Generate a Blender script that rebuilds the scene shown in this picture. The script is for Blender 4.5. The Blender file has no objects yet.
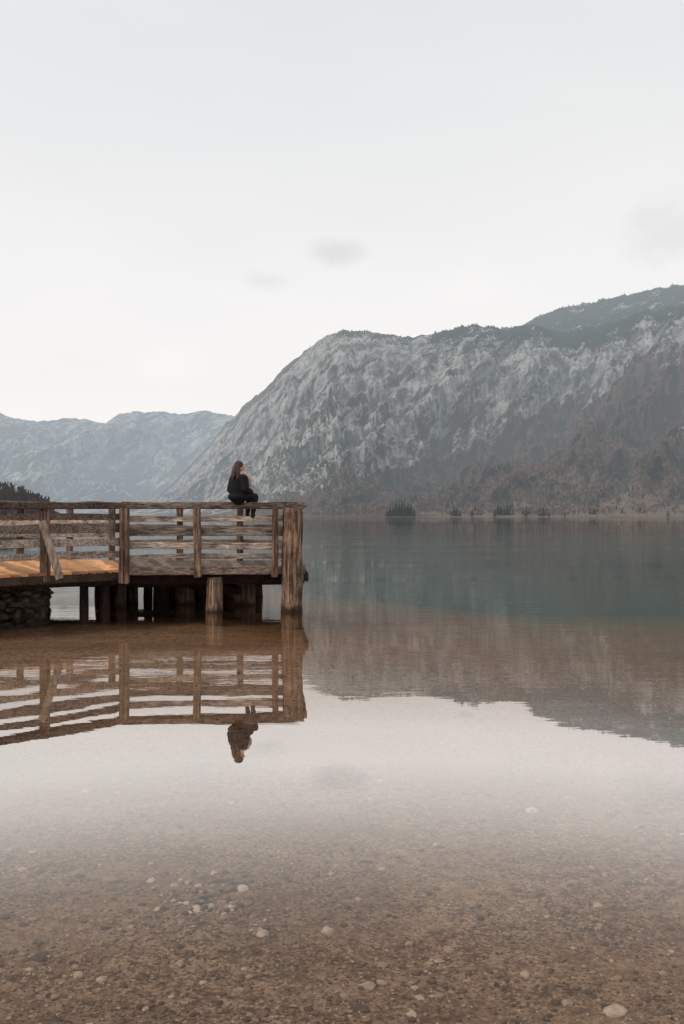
import bpy, bmesh, math, random
import numpy as np
from mathutils import Vector, Matrix, noise as mn
random.seed(7); rng = np.random.default_rng(11)
S = bpy.context.scene; COL = S.collection
S.view_settings.view_transform = 'Standard'; S.view_settings.look = 'None'; S.view_settings.exposure = 0
F_PX = 995.0; HOR = 515.0; CAM_H = 1.7
def P(px, d, z=0.0): return Vector(((px-342)/F_PX*d, d, z))
def sm(a, b, x):
    t = np.clip((x-a)/(b-a), 0, 1); return t*t*(3-2*t)

# ---------------------------------------------------------------- noise
def _h(ix, iy, s):
    v = (ix.astype(np.int64)*374761393 + iy.astype(np.int64)*668265263 + s*1442695041) & 0x7fffffff
    v = ((v ^ (v >> 13))*1274126177) & 0x7fffffff
    return ((v ^ (v >> 16)) & 0xffff)/65535.0
def vn(x, y, s=0):
    x = np.asarray(x, float); y = np.asarray(y, float)
    ix = np.floor(x); iy = np.floor(y); fx = x-ix; fy = y-iy
    fx = fx*fx*fx*(fx*(fx*6-15)+10); fy = fy*fy*fy*(fy*(fy*6-15)+10)
    a = _h(ix, iy, s); b = _h(ix+1, iy, s); c = _h(ix, iy+1, s); d = _h(ix+1, iy+1, s)
    return (a*(1-fx)+b*fx)*(1-fy)+(c*(1-fx)+d*fx)*fy
def fbm(x, y, o=5, s=0, g=.5):
    t = 0; a = 1; n = 0
    for k in range(o):
        t = t+a*vn(x*2**k+k*17.3, y*2**k-k*9.1, s+k); n += a; a *= g
    return t/n
def ridged(x, y, o=4, s=0):
    t = 0; a = 1; n = 0
    for k in range(o):
        t = t+a*(1-np.abs(2*vn(x*2**k+k*5.7, y*2**k+k*3.3, s+k)-1)); n += a; a *= .5
    return t/n

# ---------------------------------------------------------------- object helpers
def tag(o, label=None, cat=None, group=None, kind=None):
    if label: o['label'] = label
    if cat: o['category'] = cat
    if group: o['group'] = group
    if kind: o['kind'] = kind
    return o
def empty(name, loc, rz=0, parent=None):
    o = bpy.data.objects.new(name, None); COL.objects.link(o); o.location = loc; o.rotation_euler = (0, 0, rz)
    o.empty_display_size = .1; o.parent = parent
    return o
def mesh_obj(name, verts, faces, mat, parent=None, tint=None, smooth=False, attrs=None):
    me = bpy.data.meshes.new(name); me.from_pydata([tuple(v) for v in verts], [], [tuple(f) for f in faces])
    if tint is not None:
        a = me.attributes.new('tint', 'FLOAT', 'POINT'); a.data.foreach_set('value', np.asarray(tint, dtype=np.float32))
    if attrs:
        for k, v in attrs.items():
            a = me.attributes.new(k, 'FLOAT', 'POINT'); a.data.foreach_set('value', np.asarray(v, dtype=np.float32).ravel())
    me.materials.append(mat)
    if smooth: me.polygons.foreach_set('use_smooth', [True]*len(me.polygons))
    me.update()
    o = bpy.data.objects.new(name, me); COL.objects.link(o); o.parent = parent
    return o
class MB:
    def __init__(s): s.v = []; s.f = []; s.t = []
    def add(s, vs, fs, t=.5):
        n = len(s.v); s.v += [tuple(v) for v in vs]; s.f += [tuple(i+n for i in f) for f in fs]; s.t += [t]*len(vs)
    def build(s, name, mat, parent=None, smooth=False): return mesh_obj(name, s.v, s.f, mat, parent, s.t, smooth)
def beam(mb, p0, p1, w, h, jit=.006, seg=None, up=(0, 0, 1), sag=0):
    """weathered board: w across (horizontal), h along up; chamfered section"""
    p0 = Vector(p0); p1 = Vector(p1); d = p1-p0; L = d.length; d.normalize(); up = Vector(up)
    side = d.cross(up).normalized(); up = side.cross(d).normalized()
    seg = seg or max(3, int(L/.2)); c = min(w, h)*.14
    prof = [(-w/2+c, -h/2), (w/2-c, -h/2), (w/2, -h/2+c), (w/2, h/2-c), (w/2-c, h/2), (-w/2+c, h/2), (-w/2, h/2-c), (-w/2, -h/2+c)]
    vs = []; sd = random.random()*100
    for k in range(seg+1):
        t = k/seg; q = p0.lerp(p1, t)-up*sag*4*t*(1-t)
        for (a, b) in prof:
            n = mn.noise(Vector((sd+t*L*1.7, a*9, b*9)))*jit*2 + random.uniform(-.3, .3)*jit
            vs.append(q+side*(a*(1+n/w))+up*(b*(1+n/h)+n*.6)+d*(random.uniform(-jit, jit) if k in (0, seg) else 0))
    fs = []
    for k in range(seg):
        for i in range(8):
            j = (i+1) % 8; fs.append((k*8+i, k*8+j, (k+1)*8+j, (k+1)*8+i))
    fs.append(tuple(range(7, -1, -1))); fs.append(tuple(seg*8+i for i in range(8)))
    mb.add(vs, fs, random.random())
def log(mb, x, y, z0, z1, r, flare=.12, lean=(0, 0), n=16, rag=1.):
    m = max(6, int((z1-z0)/.07)); vs = []; sd = random.random()*50
    for k in range(m+1):
        t = k/m; z = z0+(z1-z0)*t; rr = r*(1+flare*(1-t))
        if k == m: rr *= .9
        for i in range(n):
            a = i/n*math.tau
            q = rr*(1+rag*(.12*mn.noise(Vector((math.cos(a)*1.6+sd, math.sin(a)*1.6, z*1.6)))+.09*mn.noise(Vector((math.cos(a)*6+sd, math.sin(a)*6, z*1.2)))+.04*mn.noise(Vector((math.cos(a)*14+sd, math.sin(a)*14, z*9)))))
            vs.append((x+lean[0]*(z-z0)+q*math.cos(a), y+lean[1]*(z-z0)+q*math.sin(a), z+(.03*mn.noise(Vector((i*.7, sd, 0))) if k == m else 0)))
    fs = [(k*n+i, k*n+(i+1) % n, (k+1)*n+(i+1) % n, (k+1)*n+i) for k in range(m) for i in range(n)]
    fs.append(tuple(m*n+i for i in range(n))); mb.add(vs, fs, random.random())

# ---------------------------------------------------------------- materials
class NT:
    def __init__(s, name):
        s.m = bpy.data.materials.new(name); s.m.use_nodes = True; s.t = s.m.node_tree; s.t.nodes.clear()
        s.out = s.n('ShaderNodeOutputMaterial')
    def n(s, ty): return s.t.nodes.new(ty)
    def l(s, a, b): s.t.links.new(a, b)
    def noise(s, vec, scale, detail=6, rough=.6, dist=0):
        x = s.n('ShaderNodeTexNoise'); x.inputs['Scale'].default_value = scale; x.inputs['Detail'].default_value = detail
        x.inputs['Roughness'].default_value = rough; x.inputs['Distortion'].default_value = dist
        if vec: s.l(vec, x.inputs['Vector'])
        return x.outputs['Fac']
    def mapping(s, vec, scale=(1, 1, 1), rot=(0, 0, 0)):
        x = s.n('ShaderNodeMapping'); x.inputs['Scale'].default_value = scale; x.inputs['Rotation'].default_value = rot
        s.l(vec, x.inputs['Vector']); return x.outputs[0]
    def rotscale(s, vec, rot, scale): return s.mapping(s.mapping(vec, (1, 1, 1), rot), scale)
    def ramp(s, fac, stops, interp='LINEAR'):
        x = s.n('ShaderNodeValToRGB'); x.color_ramp.interpolation = interp
        e = x.color_ramp.elements
        while len(e) < len(stops): e.new(.5)
        for i, (p, c) in enumerate(stops):
            e[i].position = p; e[i].color = (c[0], c[1], c[2], 1) if hasattr(c, '__len__') else (c, c, c, 1)
        s.l(fac, x.inputs[0]); return x.outputs[0]
    def math(s, op, a, b=None, clamp=False):
        x = s.n('ShaderNodeMath'); x.operation = op; x.use_clamp = clamp
        for i, q in enumerate((a, b)):
            if q is None: continue
            if isinstance(q, (int, float)): x.inputs[i].default_value = q
            else: s.l(q, x.inputs[i])
        return x.outputs[0]
    def mix(s, fac, a, b, mode='MIX'):
        x = s.n('ShaderNodeMix'); x.data_type = 'RGBA'; x.blend_type = mode
        for i, q in ((0, fac), (6, a), (7, b)):
            if isinstance(q, (int, float)): x.inputs[i].default_value = q
            elif isinstance(q, tuple): x.inputs[i].default_value = (*q, 1)
            else: s.l(q, x.inputs[i])
        return x.outputs[2]
    def attr(s, name):
        x = s.n('ShaderNodeAttribute'); x.attribute_name = name; return x.outputs['Fac']
    def geo(s): return s.n('ShaderNodeNewGeometry')
    def bsdf(s, col, rough=.8, bump=None, bstr=.4, bdist=.01, spec=.3):
        b = s.n('ShaderNodeBsdfPrincipled')
        if isinstance(col, tuple): b.inputs['Base Color'].default_value = (*col, 1)
        else: s.l(col, b.inputs['Base Color'])
        if isinstance(rough, (int, float)): b.inputs['Roughness'].default_value = rough
        else: s.l(rough, b.inputs['Roughness'])
        b.inputs['Specular IOR Level'].default_value = spec
        if bump is not None:
            k = s.n('ShaderNodeBump'); k.inputs['Strength'].default_value = bstr; k.inputs['Distance'].default_value = bdist
            s.l(bump, k.inputs['Height']); s.l(k.outputs[0], b.inputs['Normal'])
        return b.outputs[0]
    def done(s, sh): s.l(sh, s.out.inputs['Surface']); return s.m
    def hazed(s, sh, L=4200., col=(.50, .565, .60)):  # aerial haze painted into the material as emission, thicker with distance
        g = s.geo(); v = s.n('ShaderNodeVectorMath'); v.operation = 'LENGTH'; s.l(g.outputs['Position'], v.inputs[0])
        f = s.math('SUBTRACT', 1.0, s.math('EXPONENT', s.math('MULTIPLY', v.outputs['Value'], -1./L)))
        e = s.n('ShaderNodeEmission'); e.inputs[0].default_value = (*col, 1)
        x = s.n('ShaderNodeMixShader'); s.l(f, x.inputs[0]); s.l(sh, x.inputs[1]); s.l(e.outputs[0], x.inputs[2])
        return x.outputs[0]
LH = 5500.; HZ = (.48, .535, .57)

def wood(name, dark, light, axis, wet=False, mid=None):
    t = NT(name); g = t.geo(); sc = {'x': (1.0, 26, 26), 'y': (22, 1.2, 22), 'z': (16, 16, 1.0)}[axis]
    tn = t.attr('tint'); off = t.n('ShaderNodeVectorMath'); off.operation = 'ADD'
    cmb = t.n('ShaderNodeCombineXYZ')
    for i in range(3): t.l(t.math('MULTIPLY', tn, 7.3+i*3), cmb.inputs[i])
    t.l(g.outputs['Position'], off.inputs[0]); t.l(cmb.outputs[0], off.inputs[1])
    v = t.mapping(off.outputs[0], sc)
    gr = t.noise(v, 1.6, 6, .74, .4); big = t.noise(off.outputs[0], 3.2, 4, .65)
    fac = t.math('ADD', t.math('MULTIPLY', gr, .75), t.math('MULTIPLY', big, .25))
    c = t.ramp(fac, [(.39, dark), (.48, mid or tuple((a+b)/2 for a, b in zip(dark, light))), (.60, light)])
    br = t.math('ADD', t.math('MULTIPLY', tn, 1.1), .48)
    cb = t.n('ShaderNodeCombineXYZ')
    for i in range(3): t.l(br, cb.inputs[i])
    c = t.mix(1.0, c, cb.outputs[0], 'MULTIPLY')
    if wet:
        sp = t.n('ShaderNodeSeparateXYZ'); t.l(g.outputs['Position'], sp.inputs[0])
        z = t.math('ADD', sp.outputs[2], t.math('MULTIPLY', t.math('SUBTRACT', big, .5), .3))
        w = t.ramp(z, [(.04, 1.), (.14, 0.)])
        c = t.mix(w, c, (.035, .023, .015))
        w = t.ramp(t.math('ADD', sp.outputs[2], 1.0), [(.94, 1.), (.99, 0.)])
        c = t.mix(w, c, (.09, .052, .030))
    return t.done(t.bsdf(c, .85, gr, .9, .018, .2))
M_RAIL = wood('weathered_rail_wood', (.036, .028, .023), (.46, .375, .31), 'x', mid=(.20, .155, .125))
M_CAP = wood('dark_cap_rail_wood', (.030, .023, .018), (.28, .21, .165), 'x', mid=(.105, .076, .058))
M_POST = wood('weathered_post_wood', (.020, .013, .010), (.28, .18, .12), 'z', wet=True, mid=(.085, .052, .036))
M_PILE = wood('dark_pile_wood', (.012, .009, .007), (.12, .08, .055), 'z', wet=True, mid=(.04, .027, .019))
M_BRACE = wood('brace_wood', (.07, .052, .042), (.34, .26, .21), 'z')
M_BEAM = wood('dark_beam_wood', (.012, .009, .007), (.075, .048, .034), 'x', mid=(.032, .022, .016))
M_DECK = wood('orange_deck_wood', (.34, .14, .05), (.66, .35, .17), 'y', mid=(.50, .24, .10))
M_DECKD = wood('grey_deck_wood', (.05, .035, .027), (.22, .16, .12), 'y', mid=(.11, .078, .058))

def mat_simple(name, col, rough=.85, var=.35, scale=30, bump=.3, bd=.01, spec=.2):
    t = NT(name); g = t.geo(); nz = t.noise(g.outputs['Position'], scale, 6, .65)
    nz2 = t.ramp(nz, [(.32, 0.), (.68, 1.)])
    c = t.mix(nz2, tuple(x*(1-var) for x in col), tuple(x*(1+var) for x in col))
    return t.done(t.bsdf(c, rough, nz, bump, bd, spec))

# ---------------------------------------------------------------- terrain
def g_curve(s, pts): return np.interp(s, [p[0] for p in pts], [p[1] for p in pts])
class Terrain:
    def __init__(s, prof, R0, R1, g, amp=1.0, seed=0, jag=1.6, ga=1.0):
        s.prof = prof; s.R0 = R0; s.R1 = R1; s.g = g; s.amp = amp; s.seed = seed; s.jag = jag; s.ga = ga
    def gul(s, u, q): return .40*ridged(u/62.-q*3.4+.8*fbm(u/60., q*3, 2, s.seed+4), q*2.2+u/110, 3, s.seed+9)+.60*ridged(u/150.-q*2.4, q*1.3+u/400, 3, s.seed+39)-.55
    def __call__(s, u, q):
        E = HOR-np.interp(u, [p[0] for p in s.prof], [p[1] for p in s.prof])
        E = E+s.jag*((fbm(u/9., u*0+3, 5, s.seed, .6)-.5)*2+(fbm(u/30., u*0+9, 2, s.seed+2)-.5)*2.)*np.clip(E/60, 0, 1)
        R0 = s.R0(u); R1 = s.R1(u)
        mask = np.clip(4*q*(1-q), 0, 1)**.8*(q > 0)*(q < 1)
        w = (fbm(u/44.-q*3.5, q*4.0+u/70., 5, s.seed+5, .55)-.5); w2 = fbm(u/130.-q*1.6, q*1.3, 3, s.seed+55)-.5
        qq = q+(.26*w+.42*w2)*mask
        st = qq*9-u/34.+1.3*fbm(u/36., q*6, 4, s.seed+71); fr = st-np.floor(st)
        qq = qq+mask*(sm(.2, .8, fr)-fr)/9*.8*sm(.2, .35, q)
        e = E*g_curve(qq, s.g)
        gul = s.gul(u, q)
        fine = fbm(u/12.-q*8, q*20+u/14., 4, s.seed+21, .55)-.5; rf = ridged(u/30.-q*6, q*6+u/50., 4, s.seed+25)-.55
        e = e+E*mask*s.amp*(.14*s.ga*gul+.035*fine+.035*rf)
        r = R0+(R1-R0)*q
        r = r-(R1-R0)*mask*s.amp*(.26*s.ga*gul+.08*fine+.11*rf)
        z = e/F_PX*r+CAM_H*np.clip(q, 0, 1)
        z = np.where(q < 0, q*60, z)
        z = np.where(q > 1, (E/F_PX*R1)*(1-(q-1)*1.2), z)
        x = (u-342)/F_PX*r
        return x, r, z, E, qq
    def mesh(s, name, u0, u1, nu, nq, mat, mask):
        u = np.linspace(u0, u1, nu); q = np.concatenate([[-.05], np.linspace(0, 1, nq), [1.06, 1.2, 1.5]])
        U, Q = np.meshgrid(u, q, indexing='ij')
        x, y, z, E, qq = s(U, Q); m = len(q)
        v = np.stack([x.ravel(), y.ravel(), z.ravel()], 1)
        i, j = np.meshgrid(np.arange(nu-1), np.arange(m-1), indexing='ij'); b = (i*m+j).ravel()
        f = np.stack([b, b+m, b+m+1, b+1], 1)
        at = mask(U, Q, qq, s.gul(U, Q))
        o = mesh_obj(name, v.tolist(), f.tolist(), mat, smooth=True, attrs=at)
        return o

def mountain_mat(name, L, hazecol, rock=(.60, .58, .56), rockd=(.15, .145, .14), brown=(.100, .062, .055), brown2=(.170, .112, .096), green=(.028, .050, .042), k=1.0):
    t = NT(name); g = t.geo(); pos = g.outputs['Position']
    R = math.radians
    n1 = t.noise(t.rotscale(pos, (0, R(40), 0), (.5, .45, 1.5)), .010*k, 8, .70, .5)
    n2 = t.noise(t.rotscale(pos, (0, R(44), 0), (.28, .3, 2.2)), .018*k, 6, .7, .3)
    n3 = t.noise(t.mapping(pos, (1, .5, 1)), .07*k, 5, .76)
    n4 = t.noise(t.rotscale(pos, (0, R(38), 0), (.6, .5, 1.5)), .030*k, 7, .72)
    vo = t.n('ShaderNodeTexVoronoi'); vo.inputs['Scale'].default_value = .040*k; t.l(t.rotscale(pos, (0, R(40), 0), (.5, .3, 1.5)), vo.inputs['Vector'])
    vs_ = t.n('ShaderNodeSeparateColor'); t.l(vo.outputs['Color'], vs_.inputs[0])
    rk = t.attr('rock')
    r = t.math('ADD', t.math('MULTIPLY', rk, .57), t.math('ADD', t.math('MULTIPLY', t.math('SUBTRACT', n1, .5), 3.0), t.math('MULTIPLY', t.math('SUBTRACT', n2, .5), 2.2)))
    r = t.math('ADD', r, t.math('MULTIPLY', t.math('SUBTRACT', n3, .5), .9))
    rm = t.ramp(r, [(.40, 0.), (.47, 1.)])
    rc = t.mix(t.ramp(n4, [(.40, 0.), (.54, 1.)]), rockd, rock)
    rc = t.mix(t.math('MULTIPLY', vs_.outputs[0], .35), rc, rockd)
    rc = t.mix(t.ramp(n3, [(.38, .7), (.50, 0.)]), rc, rockd)
    bc = t.mix(t.ramp(n3, [(.38, 0.), (.62, 1.)]), brown, brown2)
    bc = t.mix(t.ramp(n4, [(.45, 0.), (.62, .4)]), bc, tuple(x*.6 for x in brown))
    gr = t.math('ADD', t.attr('green'), t.math('MULTIPLY', t.math('SUBTRACT', n1, .5), 1.8))
    bc = t.mix(t.ramp(gr, [(.42, 0.), (.58, 1.)]), bc, green)
    fld = t.math('ADD', t.attr('field'), t.math('MULTIPLY', t.math('SUBTRACT', n3, .5), 1.6))
    bc = t.mix(t.ramp(fld, [(.42, 0.), (.60, .8)]), bc, (.25, .185, .125))
    c = t.mix(rm, bc, rc)
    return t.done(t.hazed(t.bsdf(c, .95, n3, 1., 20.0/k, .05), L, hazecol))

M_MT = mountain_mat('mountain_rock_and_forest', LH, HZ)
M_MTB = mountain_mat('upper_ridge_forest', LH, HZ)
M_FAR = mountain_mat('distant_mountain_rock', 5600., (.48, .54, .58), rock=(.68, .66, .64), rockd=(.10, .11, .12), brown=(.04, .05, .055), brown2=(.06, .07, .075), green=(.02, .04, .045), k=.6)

main_prof = [(60, 511), (110, 508), (138, 504), (154, 498), (172, 485), (196, 460), (214, 440), (228, 422), (240, 411), (256, 394), (270, 383), (283, 368), (297, 356), (312, 346), (326, 338), (345, 331), (375, 333), (400, 337), (430, 334), (455, 328), (475, 326), (505, 329), (530, 325), (560, 331), (600, 325), (640, 314), (684, 304), (760, 290), (900, 270)]
gm = [(0, 0), (.12, .055), (.25, .16), (.38, .29), (.46, .38), (.54, .49), (.62, .60), (.70, .72), (.80, .85), (.90, .94), (1, 1), (1.3, 1.1)]
main = Terrain(main_prof, lambda u: 850+np.clip(340-u, 0, 400)*7, lambda u: 2350+np.clip(340-u, 0, 400)*8, gm, 1.0, 3, 3.0)
def mm(U, Q, qq, gul):
    n = fbm(U/40., Q*4, 4, 77)
    lo = np.interp(U, [150, 250, 330, 390, 450, 560, 620, 684, 900], [.03, .10, .18, .28, .41, .56, .65, .73, .78])+.20*(n-.5)
    rock = sm(lo-.06, lo+.08, qq)*(1-.75*sm(.84, .96, qq))
    rock = rock+.75*sm(300, 320, U)*(1-sm(395, 415, U))*sm(.80, .9, Q)
    rock = rock*(1-.22*sm(480, 640, U))+1.0*gul*sm(lo-.15, lo, qq)*(qq < .97)-.30*(qq < lo)
    green = .08+.85*sm(.76, .92, qq)*sm(380, 430, U)+.3*sm(.60, .95, qq)-.5*gul*sm(.3, .5, qq)*sm(380, 500, U)
    field = 1.1*sm(.0, .003, Q)*(1-sm(.08, .16, Q-.05*sm(500, 684, U)))*(.25+.75*sm(400, 480, U))+1.0*np.exp(-((U-565)/45)**2-((Q-.24)/.045)**2)
    return {'rock': rock, 'green': green, 'field': field}
mt = main.mesh('mountain', 60, 900, 900, 340, M_MT, mm); tag(mt, kind='structure', label='steep grey rock mountain with brown wooded lower slopes across the lake', cat='mountain')
back_prof = [(430, 345), (470, 333), (520, 325), (545, 313), (575, 306), (600, 299), (640, 291), (684, 284), (760, 272), (900, 262)]
back = Terrain(back_prof, lambda u: 2500+u*0, lambda u: 3400+u*0, [(0, .86), (.5, .93), (1, 1), (1.3, 1.1)], .12, 31, 2.2)
mo = back.mesh('mountain_ridge', 430, 900, 260, 40, M_MTB, lambda U, Q, qq, z: {'rock': .15+0*U, 'green': .85+0*U, 'field': 0*U}); tag(mo, kind='structure', label='dark wooded upper ridge behind the rock mountain', cat='mountain ridge')
far_prof = [(-500, 400), (-200, 405), (-60, 408), (0, 414), (20, 419), (45, 421), (70, 418), (88, 418), (105, 423), (120, 415), (140, 412), (165, 412), (178, 413), (195, 411), (215, 413), (235, 416), (270, 425), (330, 470), (400, 500)]
gf = [(0, 0), (.2, .14), (.4, .38), (.5, .52), (.62, .70), (.75, .83), (.88, .94), (1, 1), (1.3, 1.1)]
far = Terrain(far_prof, lambda u: 3600+np.clip(u, 0, 200)*8, lambda u: 6600+u*0, gf, 1.1, 51, 2.2, 2.0)
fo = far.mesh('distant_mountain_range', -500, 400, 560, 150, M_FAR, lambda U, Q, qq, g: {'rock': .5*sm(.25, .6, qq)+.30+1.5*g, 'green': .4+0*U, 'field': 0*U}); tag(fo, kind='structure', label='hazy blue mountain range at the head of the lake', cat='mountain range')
hill_prof = [(-600, 440), (-200, 468), (-60, 482), (0, 489), (18, 494), (32, 500), (46, 507), (60, 513)]
hill = Terrain(hill_prof, lambda u: 330+u*0, lambda u: 470+u*0, [(0, 0), (.1, .1), (.5, .6), (1, 1), (1.3, 1.1)], .3, 71, 1.5)
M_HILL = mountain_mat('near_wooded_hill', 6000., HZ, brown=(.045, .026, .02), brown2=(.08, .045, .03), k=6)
ho = hill.mesh('wooded_hill', -600, 60, 260, 40, M_HILL, lambda U, Q, qq, z: {'rock': 0*U-1.2, 'green': .3+0*U, 'field': 0*U-.5}); tag(ho, kind='structure', label='low dark wooded hill behind the pier at the left', cat='hill')

def tint_mat(name, dark, light, L, hz=HZ):
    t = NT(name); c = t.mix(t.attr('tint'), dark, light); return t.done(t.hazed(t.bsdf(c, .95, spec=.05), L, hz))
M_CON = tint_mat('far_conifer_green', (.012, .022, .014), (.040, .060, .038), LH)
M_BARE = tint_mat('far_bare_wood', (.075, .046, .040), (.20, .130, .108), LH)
def conifer_mass(name, terr, N, usel, hmin, hmax, mat, density):
    u = rng.uniform(usel[0], usel[1], N*4); q = rng.uniform(usel[2], usel[3], N*4)
    keep = rng.uniform(0, 1, N*4) < density(u, q); u = u[keep][:N]; q = q[keep][:N]
    x, y, z, E, qq = terr(u, q); n = len(u); h = rng.uniform(hmin, hmax, n); w = h*rng.uniform(.25, .42, n)
    vs = []; fs = []; tt = []
    a0 = rng.uniform(0, 6, n)
    for tier, (zb, zt, rr) in enumerate(((.06, .62, 1.), (.38, 1., .66))):
        ring = []
        for i in range(5):
            a = a0+i*math.tau/5+tier*.6; k = rng.uniform(.6, 1.2, n)
            ring.append(np.stack([x+np.cos(a)*w*rr*k, y+np.sin(a)*w*rr*k, z+h*(zb+rng.uniform(-.06, .06, n))], 1))
        ring.append(np.stack([x, y, z+h*zt], 1))
        V = np.stack(ring, 1).reshape(-1, 3); base = sum(len(k) for k in vs)
        vs.append(V); idx = np.arange(n)*6+base
        for i in range(5): fs.append(np.stack([idx+i, idx+(i+1) % 5, idx+5], 1))
        tt.append(np.repeat(rng.uniform(0, 1, n), 6))
    o = mesh_obj(name, np.concatenate(vs).tolist(), np.concatenate(fs).tolist(), mat, tint=np.concatenate(tt)); return o
def bare_mass(name, terr, N, usel, hmin, hmax, mat, density):
    u = rng.uniform(usel[0], usel[1], N*4); q = rng.uniform(usel[2], usel[3], N*4)
    keep = rng.uniform(0, 1, N*4) < density(u, q); u = u[keep][:N]; q = q[keep][:N]
    x, y, z, E, qq = terr(u, q); n = len(u); h = rng.uniform(hmin, hmax, n)
    vs = []; K = 9
    for i in range(K):
        a = rng.uniform(0, math.tau, n); rr = h*rng.uniform(.12, .5, n); hh = h*rng.uniform(.55, 1., n); b = a+1.57; t = h*rng.uniform(.05, .14, n)
        base = np.stack([x+np.cos(a)*rr*.3, y+np.sin(a)*rr*.3, z+h*.12], 1)
        p1 = np.stack([x+np.cos(a)*rr+np.cos(b)*t, y+np.sin(a)*rr+np.sin(b)*t, z+hh*.8], 1)
        p2 = np.stack([x+np.cos(a)*rr*.8-np.cos(b)*t, y+np.sin(a)*rr*.8-np.sin(b)*t, z+hh], 1)
        vs.append(np.stack([base, p1, p2], 1).reshape(-1, 3))
    V = np.concatenate(vs); f = np.arange(len(V)).reshape(-1, 3)
    tv = np.tile(np.repeat(rng.uniform(0, 1, n), 3), K)
    return mesh_obj(name, V.tolist(), f.tolist(), mat, tint=tv)
o = conifer_mass('ridge_forest', main, 6500, (300, 900, .80, 1.0), 2.5, 5.5, M_CON, lambda u, q: sm(.80, .95, q)*(.15+.85*sm(400, 450, u))*(fbm(u/22, q*9, 4, 5) > .44)); tag(o, 'dark conifer forest along the crest of the rock mountain', 'forest', kind='stuff')
o = conifer_mass('upper_ridge_forest', back, 5500, (470, 900, .3, 1.0), 4, 8, M_CON, lambda u, q: .9+0*u); tag(o, 'distant dark conifer forest on the upper ridge at right', 'forest', kind='stuff')
o = conifer_mass('slope_conifers', main, 1300, (240, 900, .07, .55), 5, 9, M_CON, lambda u, q: 1.0*(fbm(u/18, q*14, 4, 9) > .62)); tag(o, 'scattered dark conifers among the brown lower slopes', 'conifers', kind='stuff')
o = bare_mass('slope_woodland', main, 16000, (230, 900, .015, .70), 3, 6, M_BARE, lambda u, q: (1-sm(.32, .48, q-.26*sm(430, 684, u)))*(fbm(u/25, q*12, 4, 19) > .40)*(.3+.7*sm(.07, .15, q+.08*(u < 400)))); tag(o, 'bare reddish brown woodland covering the lower mountain slope', 'woodland', kind='stuff')
o = bare_mass('hill_woodland', hill, 1600, (-500, 52, .02, 1.0), 3, 6, tint_mat('near_hill_bare_wood', (.02, .010, .008), (.085, .04, .026), 6000.), lambda u, q: 1.+0*u); tag(o, 'dark bare woodland on the low hill behind the pier', 'woodland', kind='stuff')

# individual trees on the far shore
def conifer_crown(seed):
    r = random.Random(seed); mb = MB(); tiers = 15
    for k in range(tiers):
        t = k/(tiers-1); zc = .06+.90*t; R = .20*(1-t**1.7)**.9+.014
        n = 12 if t < .7 else 7
        for i in range(n):
            a = i/n*math.tau+r.random()*.8; rr = R*r.uniform(.55, 1.25); w = .055*(1-t*.5)*r.uniform(.7, 1.3); dz = -.035*r.uniform(.2, 1.6)
            ca, sa = math.cos(a), math.sin(a)
            mb.add([(ca*.01, sa*.01, zc+.045), (ca*rr*.6-sa*w, sa*rr*.6+ca*w, zc+dz*.3), (ca*rr, sa*rr, zc+dz), (ca*rr*.6+sa*w, sa*rr*.6-ca*w, zc+dz*.3)], [(0, 1, 2, 3)], r.random())
    return mb
def bare_crown(seed):
    r = random.Random(seed); mb = MB()
    def br(p, d, L, w, lv):
        q = p+d*L; s = d.cross(Vector((r.uniform(-1, 1), r.uniform(-1, 1), .3))).normalized()*w
        s2 = d.cross(s).normalized()*w
        mb.add([p-s, p+s, q+s*.5, q-s*.5, p-s2, p+s2, q+s2*.5, q-s2*.5], [(0, 1, 2, 3), (4, 5, 6, 7)], r.random())
        if lv:
            for i in range(4 if lv > 1 else 5):
                nd = (d+Vector((r.uniform(-.9, .9), r.uniform(-.9, .9), r.uniform(-.1, .6)))).normalized()
                br(p+d*L*r.uniform(.45, 1.), nd, L*r.uniform(.5, .75), w*.6, lv-1)
    for i in range(6):
        a = i*1.05+r.random(); br(Vector((0, 0, .2+.07*i)), Vector((math.cos(a)*.6, math.sin(a)*.6, 1)).normalized(), .28, .018, 3)
    return mb
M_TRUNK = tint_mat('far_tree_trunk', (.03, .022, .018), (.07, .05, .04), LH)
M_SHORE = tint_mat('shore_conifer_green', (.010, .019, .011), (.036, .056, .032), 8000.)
def make_tree(name, crown_mb, cmat):
    root = empty(name, (0, 0, 0)); crown_mb.build('crown', cmat, root)
    tb = MB(); log(tb, 0, 0, -.05, .5, .014, .6, n=7); tb.build('trunk', M_TRUNK, root); return root
def copy_tree(r):
    c = r.copy(); COL.objects.link(c)
    for ch in list(r.children):
        k = ch.copy(); COL.objects.link(k); k.parent = c
    return c
def place_on(terr, u, q):
    x, y, z, E, qq = terr(np.array([float(u)]), np.array([float(q)])); return (float(x[0]), float(y[0]), max(float(z[0]), .4))
protos_c = [make_tree('conifer_tree', conifer_crown(s), M_SHORE) for s in (1, 2, 3)]
protos_b = [make_tree('bare_tree', bare_crown(s), M_BARE) for s in (4, 5, 6)]
used = set()
def put(protos, i, u, q, h, label, cat, group, w=1.0, terr=main):
    p = protos[i % 3]
    r = p if p.name not in used else copy_tree(p)
    used.add(p.name)
    r.location = place_on(terr, u, q); r.rotation_euler = (0, 0, random.random()*6); r.scale = (h*w, h*w, h)
    tag(r, label, cat, group)
k = 0
for u, h in ((387, 6), (390, 9), (393, 8), (396, 12), (399, 11), (402, 13), (405, 11), (408, 12), (411, 11), (414, 7)):
    put(protos_c, k, u, .003+.006*random.random(), h, 'dark conifer in the dense clump on the far shore, left of the long row', 'conifer tree', 'conifers in the left clump on the far shore', 1.7); k += 1
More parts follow.
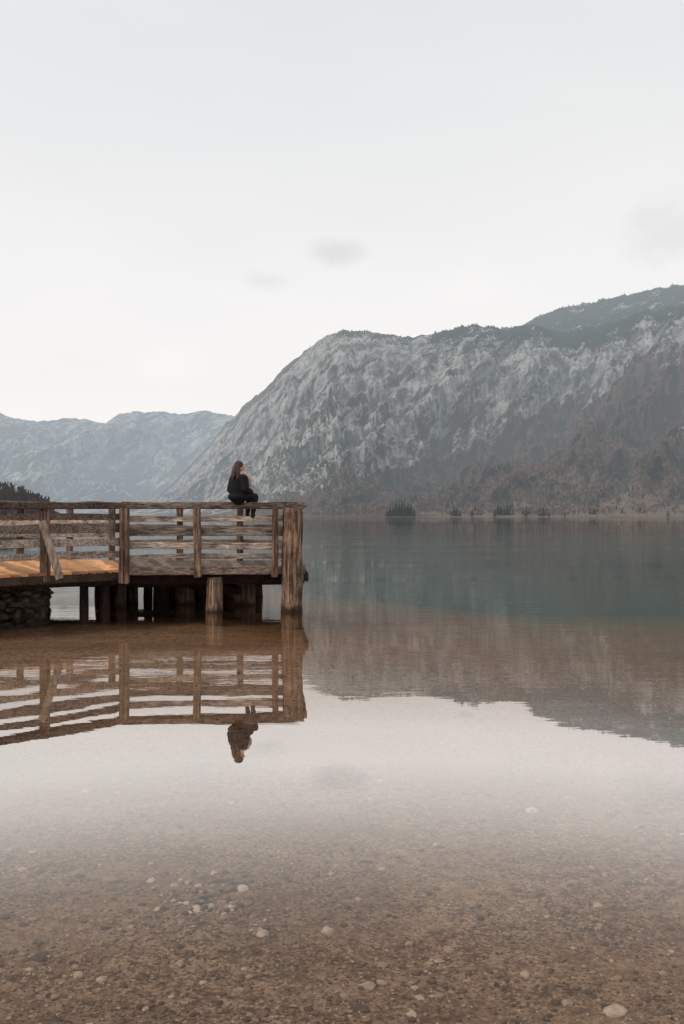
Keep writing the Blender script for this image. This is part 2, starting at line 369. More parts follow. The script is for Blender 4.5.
for u, h in ((451, 5), (454, 8), (457, 7), (460, 5), (472, 6), (475, 8), (478, 7), (481, 4), (495, 6), (498, 9), (501, 8), (504, 6), (507, 9), (510, 8), (513, 6), (523, 6), (526, 8), (529, 6), (540, 7), (543, 8), (546, 6), (549, 5), (562, 5), (565, 4), (590, 5), (594, 6), (597, 5), (622, 4), (640, 6), (644, 4), (668, 5)):
    put(protos_c, k, u, .002+.03*random.random(), h*random.uniform(.85, 1.15), 'small dark conifer in the long row along the far shore', 'conifer tree', 'conifers in the row along the far shore', 1.9); k += 1
for u in list(range(318, 384, 8))+list(range(418, 452, 6))+list(range(464, 680, 6)):
    put(protos_b, k, u+random.uniform(-3, 3), .002+.03*random.random(), random.uniform(3.5, 7), 'bare brown tree among others at the edge of the far shore', 'bare tree', 'bare trees along the far shore', 1.3); k += 1
for u, h in ((4, 5), (12, 4.4), (21, 4.8), (29, 3.6), (37, 3)):
    put(protos_c, k, u, .9, h, 'dark conifer on the low hill behind the pier railing', 'conifer tree', 'conifers on the low hill at left', 1.2, hill); k += 1

# ---------------------------------------------------------------- lake bed
def bed_z(x, y):
    y = np.asarray(y, float); x = np.asarray(x, float)
    ye = y+np.clip(y/12, 0, 1)*(6.5*sm(-1.2, 6, x)-5.0*(1-sm(-3.0, 0, x)))
    z = np.interp(ye, [-60, -8, 0, 1.6, 3, 8, 12, 16, 20, 26, 34, 50, 80, 200, 9000], [2.5, .8, .10, 0.02, -.10, -.16, -.21, -.28, -.38, -.60, -1.1, -2.6, -7, -14, -16])
    return z+(.07*(fbm(x*.35, y*.35, 4, 91)-.5)+.03*(fbm(x*2.2, y*2.2, 4, 92)-.5))*(y < 40)
xs = np.concatenate([[-6000, -2000, -600, -200, -90, -50], np.linspace(-30, -8, 60)[:-1], np.linspace(-8, 8, 321), np.linspace(8, 30, 60)[1:], [50, 90, 200, 600, 2000, 6000]])
ys = np.concatenate([[-60, -30, -15, -8], np.linspace(-5, 12, 340), np.linspace(12, 40, 140)[1:], [50, 60, 80, 120, 200, 400, 1000, 3000, 8500]])
Xg, Yg = np.meshgrid(xs, ys, indexing='ij'); Zg = bed_z(Xg, Yg); m = len(ys)
i, j = np.meshgrid(np.arange(len(xs)-1), np.arange(m-1), indexing='ij'); b = (i*m+j).ravel()
t = NT('lake_bed_gravel'); g = t.geo(); pos = g.outputs['Position']
vo = t.n('ShaderNodeTexVoronoi'); vo.inputs['Scale'].default_value = 32; t.l(pos, vo.inputs['Vector'])
vo2 = t.n('ShaderNodeTexVoronoi'); vo2.inputs['Scale'].default_value = 80; t.l(pos, vo2.inputs['Vector'])
sepc = t.n('ShaderNodeSeparateColor'); t.l(vo.outputs['Color'], sepc.inputs[0])
sepd = t.n('ShaderNodeSeparateColor'); t.l(vo2.outputs['Color'], sepd.inputs[0])
nb = t.noise(pos, .8, 5, .62); nf = t.noise(pos, 12, 7, .82); nm = t.noise(t.mapping(pos, (.5, 1.3, 1)), 2.2, 6, .7)
c = t.ramp(nf, [(.39, (.100, .054, .031)), (.5, (.255, .146, .088)), (.59, (.43, .272, .178))])
c = t.mix(t.math('MULTIPLY', t.ramp(sepc.outputs[0], [(.45, 0.), (.98, 1.)]), .5), c, (.48, .325, .225))
c = t.mix(t.math('MULTIPLY', t.ramp(sepd.outputs[1], [(.48, 0.), (.88, 1.)]), .78), c, (.060, .034, .021))
c = t.mix(t.math('MULTIPLY', t.ramp(sepd.outputs[2], [(.8, 0.), (.98, 1.)]), .6), c, (.56, .41, .30))
c = t.mix(t.ramp(nb, [(.40, 0.), (.60, .42)]), c, (.14, .076, .042))
c = t.mix(t.ramp(nm, [(.48, 0.), (.62, .38)]), c, (.38, .245, .155))
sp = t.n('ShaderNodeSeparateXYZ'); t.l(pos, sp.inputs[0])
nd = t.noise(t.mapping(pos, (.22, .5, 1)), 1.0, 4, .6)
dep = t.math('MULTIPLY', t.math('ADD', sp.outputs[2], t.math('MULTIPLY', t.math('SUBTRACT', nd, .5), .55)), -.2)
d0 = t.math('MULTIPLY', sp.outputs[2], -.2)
c = t.mix(1.0, c, t.ramp(d0, [(.016, .72), (.032, 1.)]), 'MULTIPLY')  # painted vignette: shallowest bed nearest the camera darkened in the colour
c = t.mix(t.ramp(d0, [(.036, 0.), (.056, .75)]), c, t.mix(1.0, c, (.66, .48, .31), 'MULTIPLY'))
c = t.mix(t.ramp(dep, [(.055, 0.), (.095, .40), (.15, .72), (.27, 1.)]), c, t.mix(t.ramp(dep, [(.075, 0.), (.30, 1.)]), (.070, .072, .028), (.010, .043, .029)))  # green of light scattered in deep water, painted into the bed colour by depth
hgt = t.math('ADD', t.math('MULTIPLY', vo.outputs['Distance'], -.5), t.math('MULTIPLY', nf, .8))
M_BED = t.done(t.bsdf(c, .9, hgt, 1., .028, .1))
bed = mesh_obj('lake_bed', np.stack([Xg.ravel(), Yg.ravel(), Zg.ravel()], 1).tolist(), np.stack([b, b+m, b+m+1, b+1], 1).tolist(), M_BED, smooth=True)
tag(bed, kind='structure', label='brown gravel lake bed under clear shallow water', cat='lake bed')

# ---------------------------------------------------------------- water
t = NT('clear_lake_water'); g = t.geo(); pos = g.outputs['Position']
lw = t.n('ShaderNodeLayerWeight'); lw.inputs[0].default_value = .5
fc = t.ramp(lw.outputs['Facing'], [(0.0, .02), (.54, .03), (.60, .05), (.645, .13), (.68, .26), (.725, .54), (.76, .70), (.79, .66), (.82, .50), (.86, .34), (.90, .44), (.93, .58), (1., .85)])
w1 = t.noise(t.mapping(pos, (.5, 1.8, 1)), 2.6, 3, .5)
w2 = t.noise(t.mapping(pos, (.12, .5, 1)), 1.0, 3, .5)
patch = t.ramp(t.noise(t.mapping(pos, (.03, .16, 1)), 1., 3, .5), [(.42, .10), (.66, 1.)])
dist = t.n('ShaderNodeSeparateXYZ'); t.l(pos, dist.inputs[0])
farf = t.ramp(t.math('MULTIPLY', dist.outputs[1], .01), [(.09, 0.05), (.18, .5), (.6, 1.)])
hg = t.math('ADD', t.math('MULTIPLY', t.math('MULTIPLY', w1, patch), farf), t.math('MULTIPLY', w2, .30))
bp = t.n('ShaderNodeBump'); bp.inputs['Strength'].default_value = 1.; bp.inputs['Distance'].default_value = .013; t.l(hg, bp.inputs['Height'])
gl = t.n('ShaderNodeBsdfGlossy'); gl.inputs['Roughness'].default_value = .0; gl.inputs['Color'].default_value = (1., .965, .93, 1); t.l(bp.outputs[0], gl.inputs['Normal'])
tr = t.n('ShaderNodeBsdfTransparent'); tr.inputs[0].default_value = (.98, .96, .92, 1)
mx = t.n('ShaderNodeMixShader'); t.l(fc, mx.inputs[0]); t.l(tr.outputs[0], mx.inputs[1]); t.l(gl.outputs[0], mx.inputs[2])
M_WATER = t.done(mx.outputs[0])
wx = [-6500, -500, -50, 0, 50, 500, 6500]; wy = [-50, 0, 10, 30, 100, 500, 2000, 8000]
wv = [(x, y, 0) for x in wx for y in wy]; n = len(wy)
wf = [(i*n+j, (i+1)*n+j, (i+1)*n+j+1, i*n+j+1) for i in range(len(wx)-1) for j in range(n-1)]
wo = mesh_obj('lake_water', wv, wf, M_WATER); tag(wo, kind='structure', label='calm clear lake water mirroring the mountain and sky', cat='lake')

# ---------------------------------------------------------------- gravel and stones
t = NT('pebble_stone'); tn = t.attr('tint'); g = t.geo()
c = t.ramp(tn, [(0., (.040, .026, .019)), (.35, (.15, .090, .058)), (.7, (.29, .19, .13)), (.9, (.43, .32, .24)), (1., (.58, .48, .40))])
nz = t.noise(g.outputs['Position'], 45, 6, .7); c = t.mix(.5, c, t.mix(1.0, c, t.ramp(nz, [(.35, .3), (.65, 1.1)]), 'MULTIPLY'))
M_PEB = t.done(t.bsdf(c, .8, nz, .6, .006, .2))
bm = bmesh.new(); bmesh.ops.create_icosphere(bm, subdivisions=1, radius=1); bm.verts.ensure_lookup_table()
IV = np.array([v.co[:] for v in bm.verts]); IF = np.array([[v.index for v in f.verts] for f in bm.faces]); bm.free()
NP = 38000
yy = 2.6+10.5*rng.uniform(0, 1, NP)**1.35; xx = rng.uniform(-1, 1, NP)*(yy*.40+.4)
sz = .0042+.014*rng.uniform(0, 1, NP)**8+.0036*rng.uniform(0, 1, NP)
kp = (fbm(xx*.9, yy*.9, 5, 33, .6)+rng.uniform(-.2, .2, NP)) > .41; xx, yy, sz = xx[kp], yy[kp], sz[kp]; NP = len(xx)
zz = bed_z(xx, yy)
sc = np.stack([sz*rng.uniform(.8, 1.5, NP), sz*rng.uniform(.8, 1.3, NP), sz*rng.uniform(.4, .7, NP)], 1)
an = rng.uniform(0, 6.3, NP); V = IV[None]*sc[:, None]*(1+.22*rng.uniform(-1, 1, (NP, len(IV), 1)))
ca, sa = np.cos(an)[:, None], np.sin(an)[:, None]
V = np.stack([V[..., 0]*ca-V[..., 1]*sa+xx[:, None], V[..., 0]*sa+V[..., 1]*ca+yy[:, None], V[..., 2]+(zz+sz*.2)[:, None]], -1)
Fv = (IF[None]+np.arange(NP)[:, None, None]*len(IV)).reshape(-1, 3)
gv = mesh_obj('gravel', V.reshape(-1, 3).tolist(), Fv.tolist(), M_PEB, tint=np.repeat(.06+.84*rng.uniform(0, 1, NP)**1.15, len(IV)))
tag(gv, 'fine brown gravel scattered over the shallow lake bed', 'gravel', kind='stuff')
def stone(px, py, wpx, tint, label, group=None, flat=.42, asp=.7):
    d = (CAM_H+.15)*F_PX/(py-HOR)
    for _ in range(4): 
        z = float(bed_z((px-342)/F_PX*d, d)); d = (CAM_H-z)*F_PX/(py-HOR)
    x = (px-342)/F_PX*d; r = wpx/F_PX*d*.5
    bm = bmesh.new(); bmesh.ops.create_icosphere(bm, subdivisions=3, radius=1)
    sd = Vector((px, py, 0)); fac = [Vector((math.cos(a), math.sin(a), random.uniform(-.1, .7))).normalized() for a in (random.uniform(0, 6.28) for _ in range(7))]
    for v in bm.verts:
        co = v.co.copy()
        for f_ in fac:
            dd = co.dot(f_)
            if dd > .70: co -= f_*(dd-.70)*.9
        q = 1+.22*mn.noise(co*1.3+sd)+.07*mn.noise(co*4+sd)
        v.co = Vector((co.x*q*r, co.y*q*r*asp*1.5, co.z*q*r*flat))
    me = bpy.data.meshes.new('lake_stone'); bm.to_mesh(me); a = me.attributes.new('tint', 'FLOAT', 'POINT'); a.data.foreach_set('value', [tint]*len(bm.verts)); bm.free()
    me.materials.append(M_PEB); me.polygons.foreach_set('use_smooth', [True]*len(me.polygons))
    o = bpy.data.objects.new('lake_stone', me); COL.objects.link(o); o.location = (x, d, z+r*flat*.25); o.rotation_euler = (0, 0, random.uniform(-.5, .5))
    tag(o, label, 'stone', group)
stone(531, 811, 15, .98, 'white oval stone lying alone right of centre on the lake bed')
stone(616, 1011, 27, .93, 'large pale tan flat stone at the bottom right edge', flat=.25)
stone(110, 881, 18, .66, 'flat grey stone standing apart left of the pebble cluster')
stone(328, 931, 16, .88, 'pale rounded stone right of the pebble cluster, low centre')
stone(86, 792, 10, .90, 'small pale stone far left below the pier reflection')
stone(262, 934, 15, .90, 'pale grey stone at the lower right end of the pebble cluster')
stone(243, 889, 15, .94, 'pale flat stone at the upper right end of the pebble cluster')
stone(368, 986, 18, .80, 'broad brownish stone near the bottom centre edge')
stone(412, 1014, 12, .92, 'small whitish stone touching the bottom edge at centre')
stone(449, 950, 14, .78, 'brown oval stone on the gravel right of centre')
stone(40, 957, 22, .16, 'dark flat stone in the lower left corner', flat=.25)
stone(525, 974, 12, .86, 'small tan stone above the large pale stone at bottom right')
stone(683, 835, 8, 1.0, 'tiny white stone at the right edge of the photo')
stone(466, 716, 20, .05, 'dark stone at the mountain reflection edge right of centre')
stone(152, 881, 12, .90, 'pale stone at the upper left end of the pebble cluster')
stone(436, 845, 9, .92, 'small pale pebble in open shallows at centre')
stone(382, 869, 8, .90, 'small tan pebble alone below the centre of the shallows')
stone(232, 803, 8, .90, 'little stone in the pale shallows left of centre')
stone(380, 781, 8, .95, 'little pale stone near the centre of the bright reflection')
stone(597, 905, 11, .86, 'tan stone alone in the right hand shallows')
stone(180, 964, 13, .80, 'brown stone below the pebble cluster at lower left')
stone(22, 870, 10, .86, 'small tan stone near the left edge')
rc = random.Random(5)
for k in range(110):
    px = 206+rc.gauss(0, 27); py = 903+rc.gauss(0, 13)+.08*(px-210)
    stone(px, py, rc.uniform(4, 10.5), rc.choice([0.02, .06, .1, .2, .3, .5, .6, .75, .88, .94]), 'small stone within the pebble cluster at lower left', 'stones in the pebble cluster', .4, rc.uniform(.6, .9))

# ---------------------------------------------------------------- pier
A = P(305, 17.7); B = P(124, 17.3); C = P(-170, 13.9)
D = P(298, 20.8); E_ = P(112, 21.0); Fk = P(-230, 22.8)
DZ = .75; DR = -.075
pier = empty('wooden_pier', P(205, 19.2, 0)); tag(pier, 'weathered wooden pier with plank railings and orange deck at left', 'pier')
PO = pier.location.copy()
def part(mb, name, mat):
    o = mb.build(name, mat, pier); o.location = -PO; return o
def plank_run(mb, a, b, c, d, wd=.15):
    L = (b-a).length; n = int(L/wd)
    for k in range(n):
        t0 = (k+.5)/n; p = a.lerp(b, t0); q = c.lerp(d, t0); e = (p-q).normalized()*random.uniform(-.02, .02)
        w = L/n*.94*(max((c-d).length, L)/L)*.98
        beam(mb, p+Vector((0, 0, DZ-.02))+e, q+Vector((0, 0, DZ-.02)), w, .045, .003, 6)
mb = MB(); plank_run(mb, A, B, D, E_); o = part(mb, 'deck', M_DECKD); tag(o, 'grey weathered deck boards at the pier head')
mb = MB(); plank_run(mb, B, C, E_, Fk); o = part(mb, 'deck', M_DECK); tag(o, 'new orange deck boards')
V3 = lambda p, z: Vector((p.x, p.y, z))
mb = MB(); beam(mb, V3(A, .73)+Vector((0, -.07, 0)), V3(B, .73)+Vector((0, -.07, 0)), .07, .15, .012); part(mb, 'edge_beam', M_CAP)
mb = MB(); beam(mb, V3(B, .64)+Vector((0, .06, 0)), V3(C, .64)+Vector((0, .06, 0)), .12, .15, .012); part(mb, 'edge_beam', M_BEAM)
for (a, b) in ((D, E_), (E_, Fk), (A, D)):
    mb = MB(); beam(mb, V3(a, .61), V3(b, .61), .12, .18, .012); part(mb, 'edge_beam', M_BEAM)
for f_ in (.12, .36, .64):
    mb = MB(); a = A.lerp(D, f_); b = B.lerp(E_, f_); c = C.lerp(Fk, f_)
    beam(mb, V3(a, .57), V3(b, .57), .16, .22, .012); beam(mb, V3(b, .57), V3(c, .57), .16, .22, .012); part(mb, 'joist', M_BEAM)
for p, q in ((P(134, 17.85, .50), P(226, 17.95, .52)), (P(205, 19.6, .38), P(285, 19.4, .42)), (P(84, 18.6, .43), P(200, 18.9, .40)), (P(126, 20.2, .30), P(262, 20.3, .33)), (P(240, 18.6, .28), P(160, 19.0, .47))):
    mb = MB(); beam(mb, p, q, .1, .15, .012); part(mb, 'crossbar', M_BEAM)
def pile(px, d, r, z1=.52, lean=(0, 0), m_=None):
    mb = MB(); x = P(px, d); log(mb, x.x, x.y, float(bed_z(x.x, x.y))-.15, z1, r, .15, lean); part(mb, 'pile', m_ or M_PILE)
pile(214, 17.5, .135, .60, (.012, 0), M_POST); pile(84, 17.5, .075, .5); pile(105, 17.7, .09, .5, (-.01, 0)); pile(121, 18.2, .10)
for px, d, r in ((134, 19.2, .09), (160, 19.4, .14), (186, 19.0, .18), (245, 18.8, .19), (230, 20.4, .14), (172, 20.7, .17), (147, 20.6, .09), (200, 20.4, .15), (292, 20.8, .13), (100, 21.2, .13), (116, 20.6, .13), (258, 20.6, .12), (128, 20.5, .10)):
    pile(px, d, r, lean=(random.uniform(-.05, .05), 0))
mb = MB(); p = P(292, 17.55); log(mb, p.x, p.y, float(bed_z(p.x, p.y))-.15, 1.9+DR, .165, .16, (.004, 0), 28, 1.5); part(mb, 'corner_post', M_POST)
def rpost(px, d, w, z0, z1, m=M_POST, lean=0):
    mb = MB(); p = P(px, d); beam(mb, (p.x, p.y, z0), (p.x+lean, p.y, z1+DR), w, w*.8, .012, 10, up=(0, 1, 0)); return part(mb, 'railing_post', m)
rpost(124, 17.2, .165, .52, 1.9, lean=.01); rpost(198, 17.33, .125, .62, 1.9, lean=-.02); rpost(275, 17.45, .11, .62, 1.9, lean=.01)
rpost(45, 16.25, .15, .60, 1.9); rpost(-40, 15.2, .15, .6, 1.9)
for px, d in ((240, 20.75), (180, 20.9), (112, 20.95), (70, 21.2), (20, 21.45), (-40, 21.8), (-110, 22.15)): rpost(px, d, .13, .7, 1.9)
def rail(a, b, zc, h, w=.045, off=0., mat=M_RAIL, sag=0., dz=0.):
    zc = zc+DR*(zc-.75)/1.2
    o_ = Vector((0, off, 0)); mb = MB(); beam(mb, V3(a, zc)+o_, V3(b, zc+dz)+o_, w, h, .013, sag=sag); part(mb, 'rail', mat)
Ax = P(304, 17.65)
for (a, b, s) in ((B+Vector((-.03, 0, 0)), Ax, 1), (C, B+Vector((-.035, 0, 0)), 0)):
    mb = MB(); beam(mb, V3(a, 1.94+DR), V3(b, 1.94+DR), .21, .12, .012, sag=.0 if s else .01); part(mb, 'top_rail', M_CAP)
A2 = P(283, 17.55)
rail(B, A2, 1.69, .10, off=.05, dz=.01); rail(B, A2, 1.45, .15, off=.05); rail(B, A2, 1.20, .13, off=.05, dz=-.02); rail(B, A2, .98, .10, off=.05, dz=.015)
rail(C, B, 1.73, .11, off=.07); rail(C, B, 1.51, .15, off=.07, dz=.01); rail(C, B, 1.27, .13, off=.07); rail(C, B, 1.05, .12, off=.07, dz=-.01)
for (a, b) in ((D, E_), (E_, Fk)):
    mb = MB(); beam(mb, V3(a, 1.95+DR), V3(b, 1.95+DR), .17, .09, .007); part(mb, 'top_rail', M_CAP)
rail(D, E_, 1.47, .14, off=-.06); rail(D, E_, 1.14, .13, off=-.06)
rail(E_, Fk, 1.60, .15, off=-.06); rail(E_, Fk, 1.34, .15, off=-.06)
mb = MB(); beam(mb, V3(A, 1.95+DR)+Vector((-.05, .12, 0)), V3(D, 1.95+DR), .16, .09, .007); part(mb, 'top_rail', M_CAP)
mb2 = MB(); beam(mb2, P(42, 16.0, 1.60), P(60, 15.85, .68), .12, .045, .0015, up=(0, 1, 0)); mb2.t = [.55]*len(mb2.t); o = part(mb2, 'brace', M_BRACE); tag(o, 'slanting brown brace board')
# stone abutment
M_STONE = mat_simple('dark_stacked_stone', (.075, .058, .046), .9, .75, 9, .9, .03)
mb = MB()
def block(c, s, sd):
    bm = bmesh.new(); bmesh.ops.create_icosphere(bm, subdivisions=2, radius=1)
    vs = []; a = random.uniform(-.35, .35)
    for v in bm.verts:
        q = Vector([math.copysign(abs(k_)**.6, k_) for k_ in v.co]); n = mn.noise(v.co*1.6+Vector((sd, 0, 0)))*.4
        X_, Z_ = q.x*s[0]*(1+n), q.z*s[2]*(1+n)
        vs.append(Vector((c[0]+X_*math.cos(a)-Z_*math.sin(a), c[1]+q.y*s[1]*(1+n), c[2]+X_*math.sin(a)+Z_*math.cos(a))))
    fs = [tuple(v.index for v in f.verts) for f in bm.faces]; bm.free(); mb.add(vs, fs, random.random())
def wall_run(a, b):
    L = (b-a).length; z = -.3; alongx = abs((b-a).x) > abs((b-a).y)
    while z < .42:
        h = random.uniform(.025, .075); s_ = random.uniform(-.1, 0)
        while s_ < L:
            w = random.uniform(.05, .17); p = a.lerp(b, max(0, min(1, (s_+w)/L)))
            if z < .25 or random.random() < .75:
                block((p.x+random.uniform(-.07, .03), p.y+random.uniform(-.12, .10)-.4*max(0, .25-max(z, .0)), z+h+random.uniform(-.03, .03)), (w if alongx else .2, .2 if alongx else w, h*random.uniform(.8, 1.35)), random.random()*99)
            s_ += 2*w*.95
        z += 2*h*.9
w0 = P(-170, 15.8); w1 = P(38, 17.0); w2 = P(38, 22.0)
wall_run(w0, w1); wall_run(w1, w2)
core = [V3(w0, -.8)+Vector((0, .15, 0)), V3(w1, -.8)+Vector((-.12, .15, 0)), V3(w2, -.8)+Vector((-.12, 0, 0)), P(-230, 22.8, -.8)]
mb.add(core+[c+Vector((0, 0, 1.2)) for c in core], [(0, 1, 5, 4), (1, 2, 6, 5), (2, 3, 7, 6), (3, 0, 4, 7), (4, 5, 6, 7)], .4)
o = mb.build('stone_abutment', M_STONE); tag(o, 'dark stacked stone abutment carrying the left end of the pier', 'abutment')

# ---------------------------------------------------------------- person seated on the top rail
def capsule(mb, p, q, r0, r1, n=12):
    p = Vector(p); q = Vector(q); d = q-p; L = d.length
    if L < 1e-6: d = Vector((0, 0, 1))
    d.normalize(); s = d.orthogonal().normalized(); t_ = d.cross(s); vs = []; m_ = 5
    rings = []
    for k in range(m_): a = -math.pi/2+(k+.6)/(m_)*math.pi/2; rings.append((math.sin(a)*r0, math.cos(a)*r0, 0))
    for k in range(m_): a = (k+.4)/m_*math.pi/2; rings.append((L+math.sin(a)*r1, math.cos(a)*r1, 1))
    for (h, r, _) in rings:
        for i in range(n):
            a = i/n*math.tau; vs.append(p+d*h+(s*math.cos(a)+t_*math.sin(a))*r)
    fs = [(k*n+i, k*n+(i+1) % n, (k+1)*n+(i+1) % n, (k+1)*n+i) for k in range(len(rings)-1) for i in range(n)]
    fs.append(tuple(range(n-1, -1, -1))); fs.append(tuple((len(rings)-1)*n+i for i in range(n))); mb.add(vs, fs)
def chain(mb, pts, rs):
    for k in range(len(pts)-1): capsule(mb, pts[k], pts[k+1], rs[k], rs[k+1])
def ell(mb, c, s, rot=None):
    bm = bmesh.new(); bmesh.ops.create_icosphere(bm, subdivisions=3, radius=1); vs = [Vector((v.co.x*s[0], v.co.y*s[1], v.co.z*s[2])) for v in bm.verts]
    if rot: vs = [rot @ v for v in vs]
    mb.add([v+Vector(c) for v in vs], [tuple(v.index for v in f.verts) for f in bm.faces]); bm.free()
def fuse(mb, name, mat, parent, vox=.009, it=3):
    o = mb.build(name, mat, parent, True); r = o.modifiers.new('r', 'REMESH'); r.mode = 'VOXEL'; r.voxel_size = vox; r.use_smooth_shade = True
    s_ = o.modifiers.new('s', 'SMOOTH'); s_.iterations = it; s_.factor = .5; return o
seat = P(238.5, 17.42, 2.005+DR)
per = empty('person', seat, math.radians(44)); per.scale = (.86, .86, .88)
tag(per, 'person in a black coat sitting on the top rail of the pier', 'person')
M_SKIN = mat_simple('skin', (.50, .30, .22), .55, .08, 30, .05); M_COAT = mat_simple('black_coat_cloth', (.010, .010, .013), .9, .3, 60, .3, .004)
M_TROU = mat_simple('dark_trousers', (.016, .017, .022), .9, .3, 80, .2, .003); M_HAIR = mat_simple('brown_hair', (.060, .035, .023), .6, .55, 90, .6, .006)
M_HAIR2 = mat_simple('light_tan_scarf', (.46, .33, .25), .9, .3, 60, .4, .006); M_BOOT = mat_simple('dark_boots', (.02, .015, .012), .6, .3, 40, .2)
RH = Matrix.Rotation(math.radians(-34), 3, 'Z')
def hp(c): return RH @ (Vector(c)-Vector((.02, 0, 0)))+Vector((.02, 0, 0))
b_ = MB()
chain(b_, [(0, 0, .11), (-.025, 0, .26), (-.01, 0, .42), (.0, 0, .50)], [.115, .10, .115, .085])
chain(b_, [(0, 0, .50), (.02, 0, .575), (.03, 0, .62)], [.055, .046, .045])
def hd(c, s): ell(b_, hp(c), s, RH)
hd((.035, 0, .695), (.088, .072, .105)); hd((.075, 0, .655), (.045, .045, .045)); hd((.128, 0, .682), (.018, .011, .018)); hd((.118, 0, .645), (.010, .02, .007))
KN = lambda s: (.36, s*.10, .10); AN = lambda s: (.30, s*.09, -.26); TO = lambda s: (.43, s*.10, -.315)
for s in (-1, 1):
    hd((.03, s*.073, .69), (.018, .008, .028)); hd((.112, s*.03, .70), (.010, .013, .008))
    chain(b_, [(0, s*.06, .46), (0, s*.165, .465), (-.01, s*.21, .24), (.20, s*.13, .195), (.235, s*.12, .19)], [.07, .055, .043, .028, .026])
    ell(b_, (.27, s*.115, .182), (.045, .036, .014))
    for k, (fy, L) in enumerate(((-.027, .062), (-.009, .072), (.009, .068), (.026, .05))):
        chain(b_, [(.30, s*.115+fy, .182), (.30+L*.55, s*.115+fy*1.15, .178), (.30+L, s*.115+fy*1.2, .160)], [.009, .0085, .007])
    chain(b_, [(.25, s*.085, .182), (.285, s*.064, .178), (.31, s*.06, .17)], [.011, .010, .008])
    chain(b_, [(0, s*.085, .10), KN(s), AN(s)], [.088, .055, .036]); chain(b_, [(AN(s)[0]-.01, AN(s)[1], -.29), TO(s)], [.034, .026])
fuse(b_, 'body', M_SKIN, per, .008)
c_ = MB()
chain(c_, [(-.01, 0, .12), (-.035, 0, .26), (-.02, 0, .40), (-.005, 0, .49)], [.180, .165, .155, .11])
ell(c_, (-.02, 0, .10), (.205, .21, .10)); chain(c_, [(0, 0, .52), (.01, 0, .56)], [.085, .08])
for s in (-1, 1): 
    chain(c_, [(0, s*.06, .455), (0, s*.17, .455), (-.015, s*.235, .25), (.215, s*.14, .20)], [.10, .090, .082, .052])
    chain(c_, [(0, s*.09, .12), (.22, s*.11, .12)], [.12, .092])
fuse(c_, 'coat', M_COAT, per, .010)
c_ = MB()
for s in (-1, 1): chain(c_, [(.05, s*.088, .10), KN(s), (.31, s*.092, -.20)], [.094, .068, .048])
fuse(c_, 'trousers', M_TROU, per, .010)
c_ = MB()
for s in (-1, 1): chain(c_, [(.31, s*.092, -.16), AN(s)], [.050, .044]); chain(c_, [(AN(s)[0]-.01, AN(s)[1], -.285), TO(s)], [.042, .034])
fuse(c_, 'boots', M_BOOT, per, .010)
c_ = MB()
ell(c_, hp((.010, 0, .722)), (.100, .090, .100), RH); ell(c_, hp((-.03, 0, .66)), (.090, .098, .10), RH)
rh = random.Random(9)
for k in range(26):
    a = rh.uniform(1.7, 4.6)-.4; rr = rh.uniform(.05, .085); p0 = Vector((.005+rr*math.cos(a), rr*math.sin(a), .68+rh.uniform(-.02, .04)))
    L = rh.uniform(.16, .30); o1 = Vector((math.cos(a)*.06+rh.uniform(-.02, .02), math.sin(a)*.05+rh.uniform(-.02, .02), -L*.5)); o2 = o1+Vector((math.cos(a)*.035+rh.uniform(-.03, .03), math.sin(a)*.02+rh.uniform(-.03, .03), -L*.5))
    chain(c_, [p0, p0+o1, p0+o2], [.034, .032, .010])
fuse(c_, 'hair', M_HAIR, per, .007, 1)
c_ = MB()
for k in range(10):
    a0 = k/10*math.tau; a1 = (k+1)/10*math.tau
    capsule(c_, (.03+.09*math.cos(a0), .095*math.sin(a0), .55+.015*math.sin(3*a0)), (.03+.09*math.cos(a1), .095*math.sin(a1), .55+.015*math.sin(3*a1)), .050, .050)
chain(c_, [(.09, -.11, .54), (.15, -.165, .44), (.155, -.18, .34)], [.055, .054, .040])
fuse(c_, 'scarf', M_HAIR2, per, .009, 2)

# ---------------------------------------------------------------- sky, sun, camera
W = bpy.data.worlds.new('World'); S.world = W; W.use_nodes = True; nt = W.node_tree; nt.nodes.clear()
class WT(NT):
    def __init__(s): s.t = nt; s.out = s.n('ShaderNodeOutputWorld')
t = WT(); tc = t.n('ShaderNodeTexCoord'); gen = tc.outputs['Generated']
sp = t.n('ShaderNodeSeparateXYZ'); t.l(gen, sp.inputs[0])
c = t.ramp(sp.outputs[2], [(0., (.97, .925, .90)), (.10, (.975, .945, .93)), (.22, (.95, .935, .93)), (.42, (.84, .85, .855)), (.6, (.78, .795, .805)), (1., (.72, .74, .755))])
cl = t.noise(t.mapping(gen, (1.6, 1.6, 6.0)), 1.6, 6, .5, .2)
c = t.mix(1.0, c, t.ramp(cl, [(.3, (.965, .97, .975)), (.7, (1.02, 1.015, 1.01))]), 'MULTIPLY')
wz = t.noise(gen, 22, 6, .65)
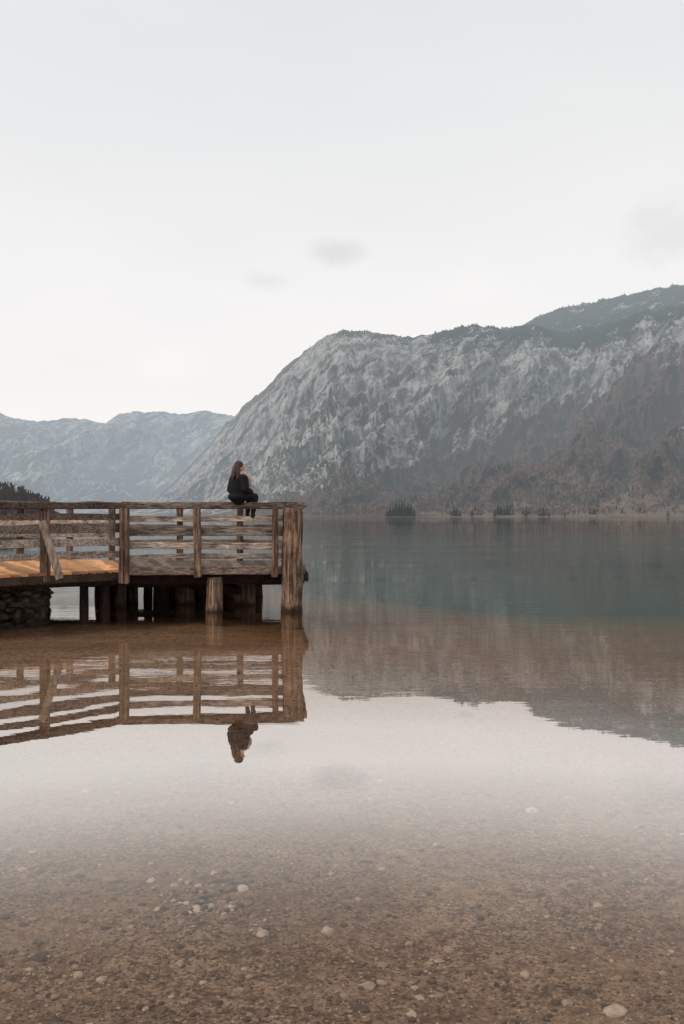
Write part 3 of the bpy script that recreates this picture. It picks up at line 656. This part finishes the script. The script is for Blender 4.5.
def blob(c, px, py, wx_, wy_, col, amt):
    d = Vector(((px-342)/F_PX, 1, (HOR-py)/F_PX)).normalized()
    vm = t.n('ShaderNodeVectorMath'); vm.operation = 'SUBTRACT'; t.l(gen, vm.inputs[0]); vm.inputs[1].default_value = d
    mp = t.mapping(vm.outputs[0], (F_PX/wx_, F_PX/wx_, F_PX/wy_)); ln = t.n('ShaderNodeVectorMath'); ln.operation = 'LENGTH'; t.l(mp, ln.inputs[0])
    f = t.math('ADD', t.math('SUBTRACT', 1.0, ln.outputs['Value']), t.math('MULTIPLY', t.math('SUBTRACT', wz, .5), 1.7))
    f = t.math('MULTIPLY', t.ramp(f, [(0., 0.), (1., 1.)], 'EASE'), amt)
    return t.mix(f, c, col)
c = blob(c, 335, 252, 46, 17, (.66, .67, .68), .5); c = blob(c, 270, 281, 30, 12, (.70, .71, .72), .35)
c = blob(c, 675, 235, 60, 45, (.70, .71, .72), .45); c = blob(c, 168, 366, 50, 22, (1.0, .985, .97), .5); c = blob(c, 480, 288, 90, 26, (.99, .97, .955), .4)
sk = t.n('ShaderNodeTexSky'); sk.sky_type = 'NISHITA'; sk.sun_disc = False; sk.sun_elevation = math.radians(38); sk.sun_rotation = math.radians(-125)
b1 = t.n('ShaderNodeBackground'); t.l(c, b1.inputs[0]); b1.inputs[1].default_value = 1.0
b2 = t.n('ShaderNodeBackground'); t.l(sk.outputs[0], b2.inputs[0]); b2.inputs[1].default_value = .08
mx = t.n('ShaderNodeMixShader'); mx.inputs[0].default_value = .04; t.l(b1.outputs[0], mx.inputs[1]); t.l(b2.outputs[0], mx.inputs[2]); t.l(mx.outputs[0], t.out.inputs[0])
sl = bpy.data.lights.new('sun', 'SUN'); sl.energy = 1.5; sl.angle = math.radians(10); sl.color = (1, .92, .82)
so_ = bpy.data.objects.new('sun', sl); COL.objects.link(so_)
az = math.radians(-125); el = math.radians(38)
sdir = Vector((math.sin(az)*math.cos(el), math.cos(az)*math.cos(el), math.sin(el)))
so_.rotation_euler = (-sdir).to_track_quat('-Z', 'Y').to_euler(); so_.location = (-20, -20, 30)
cd = bpy.data.cameras.new('camera'); cam = bpy.data.objects.new('camera', cd); COL.objects.link(cam)
cd.sensor_fit = 'VERTICAL'; cd.sensor_height = 36; cd.lens = 36*F_PX/1024; cd.clip_start = .1; cd.clip_end = 20000
cam.location = (0, 0, CAM_H); cam.rotation_euler = (math.radians(90)+math.atan(3/F_PX), 0, 0); S.camera = cam
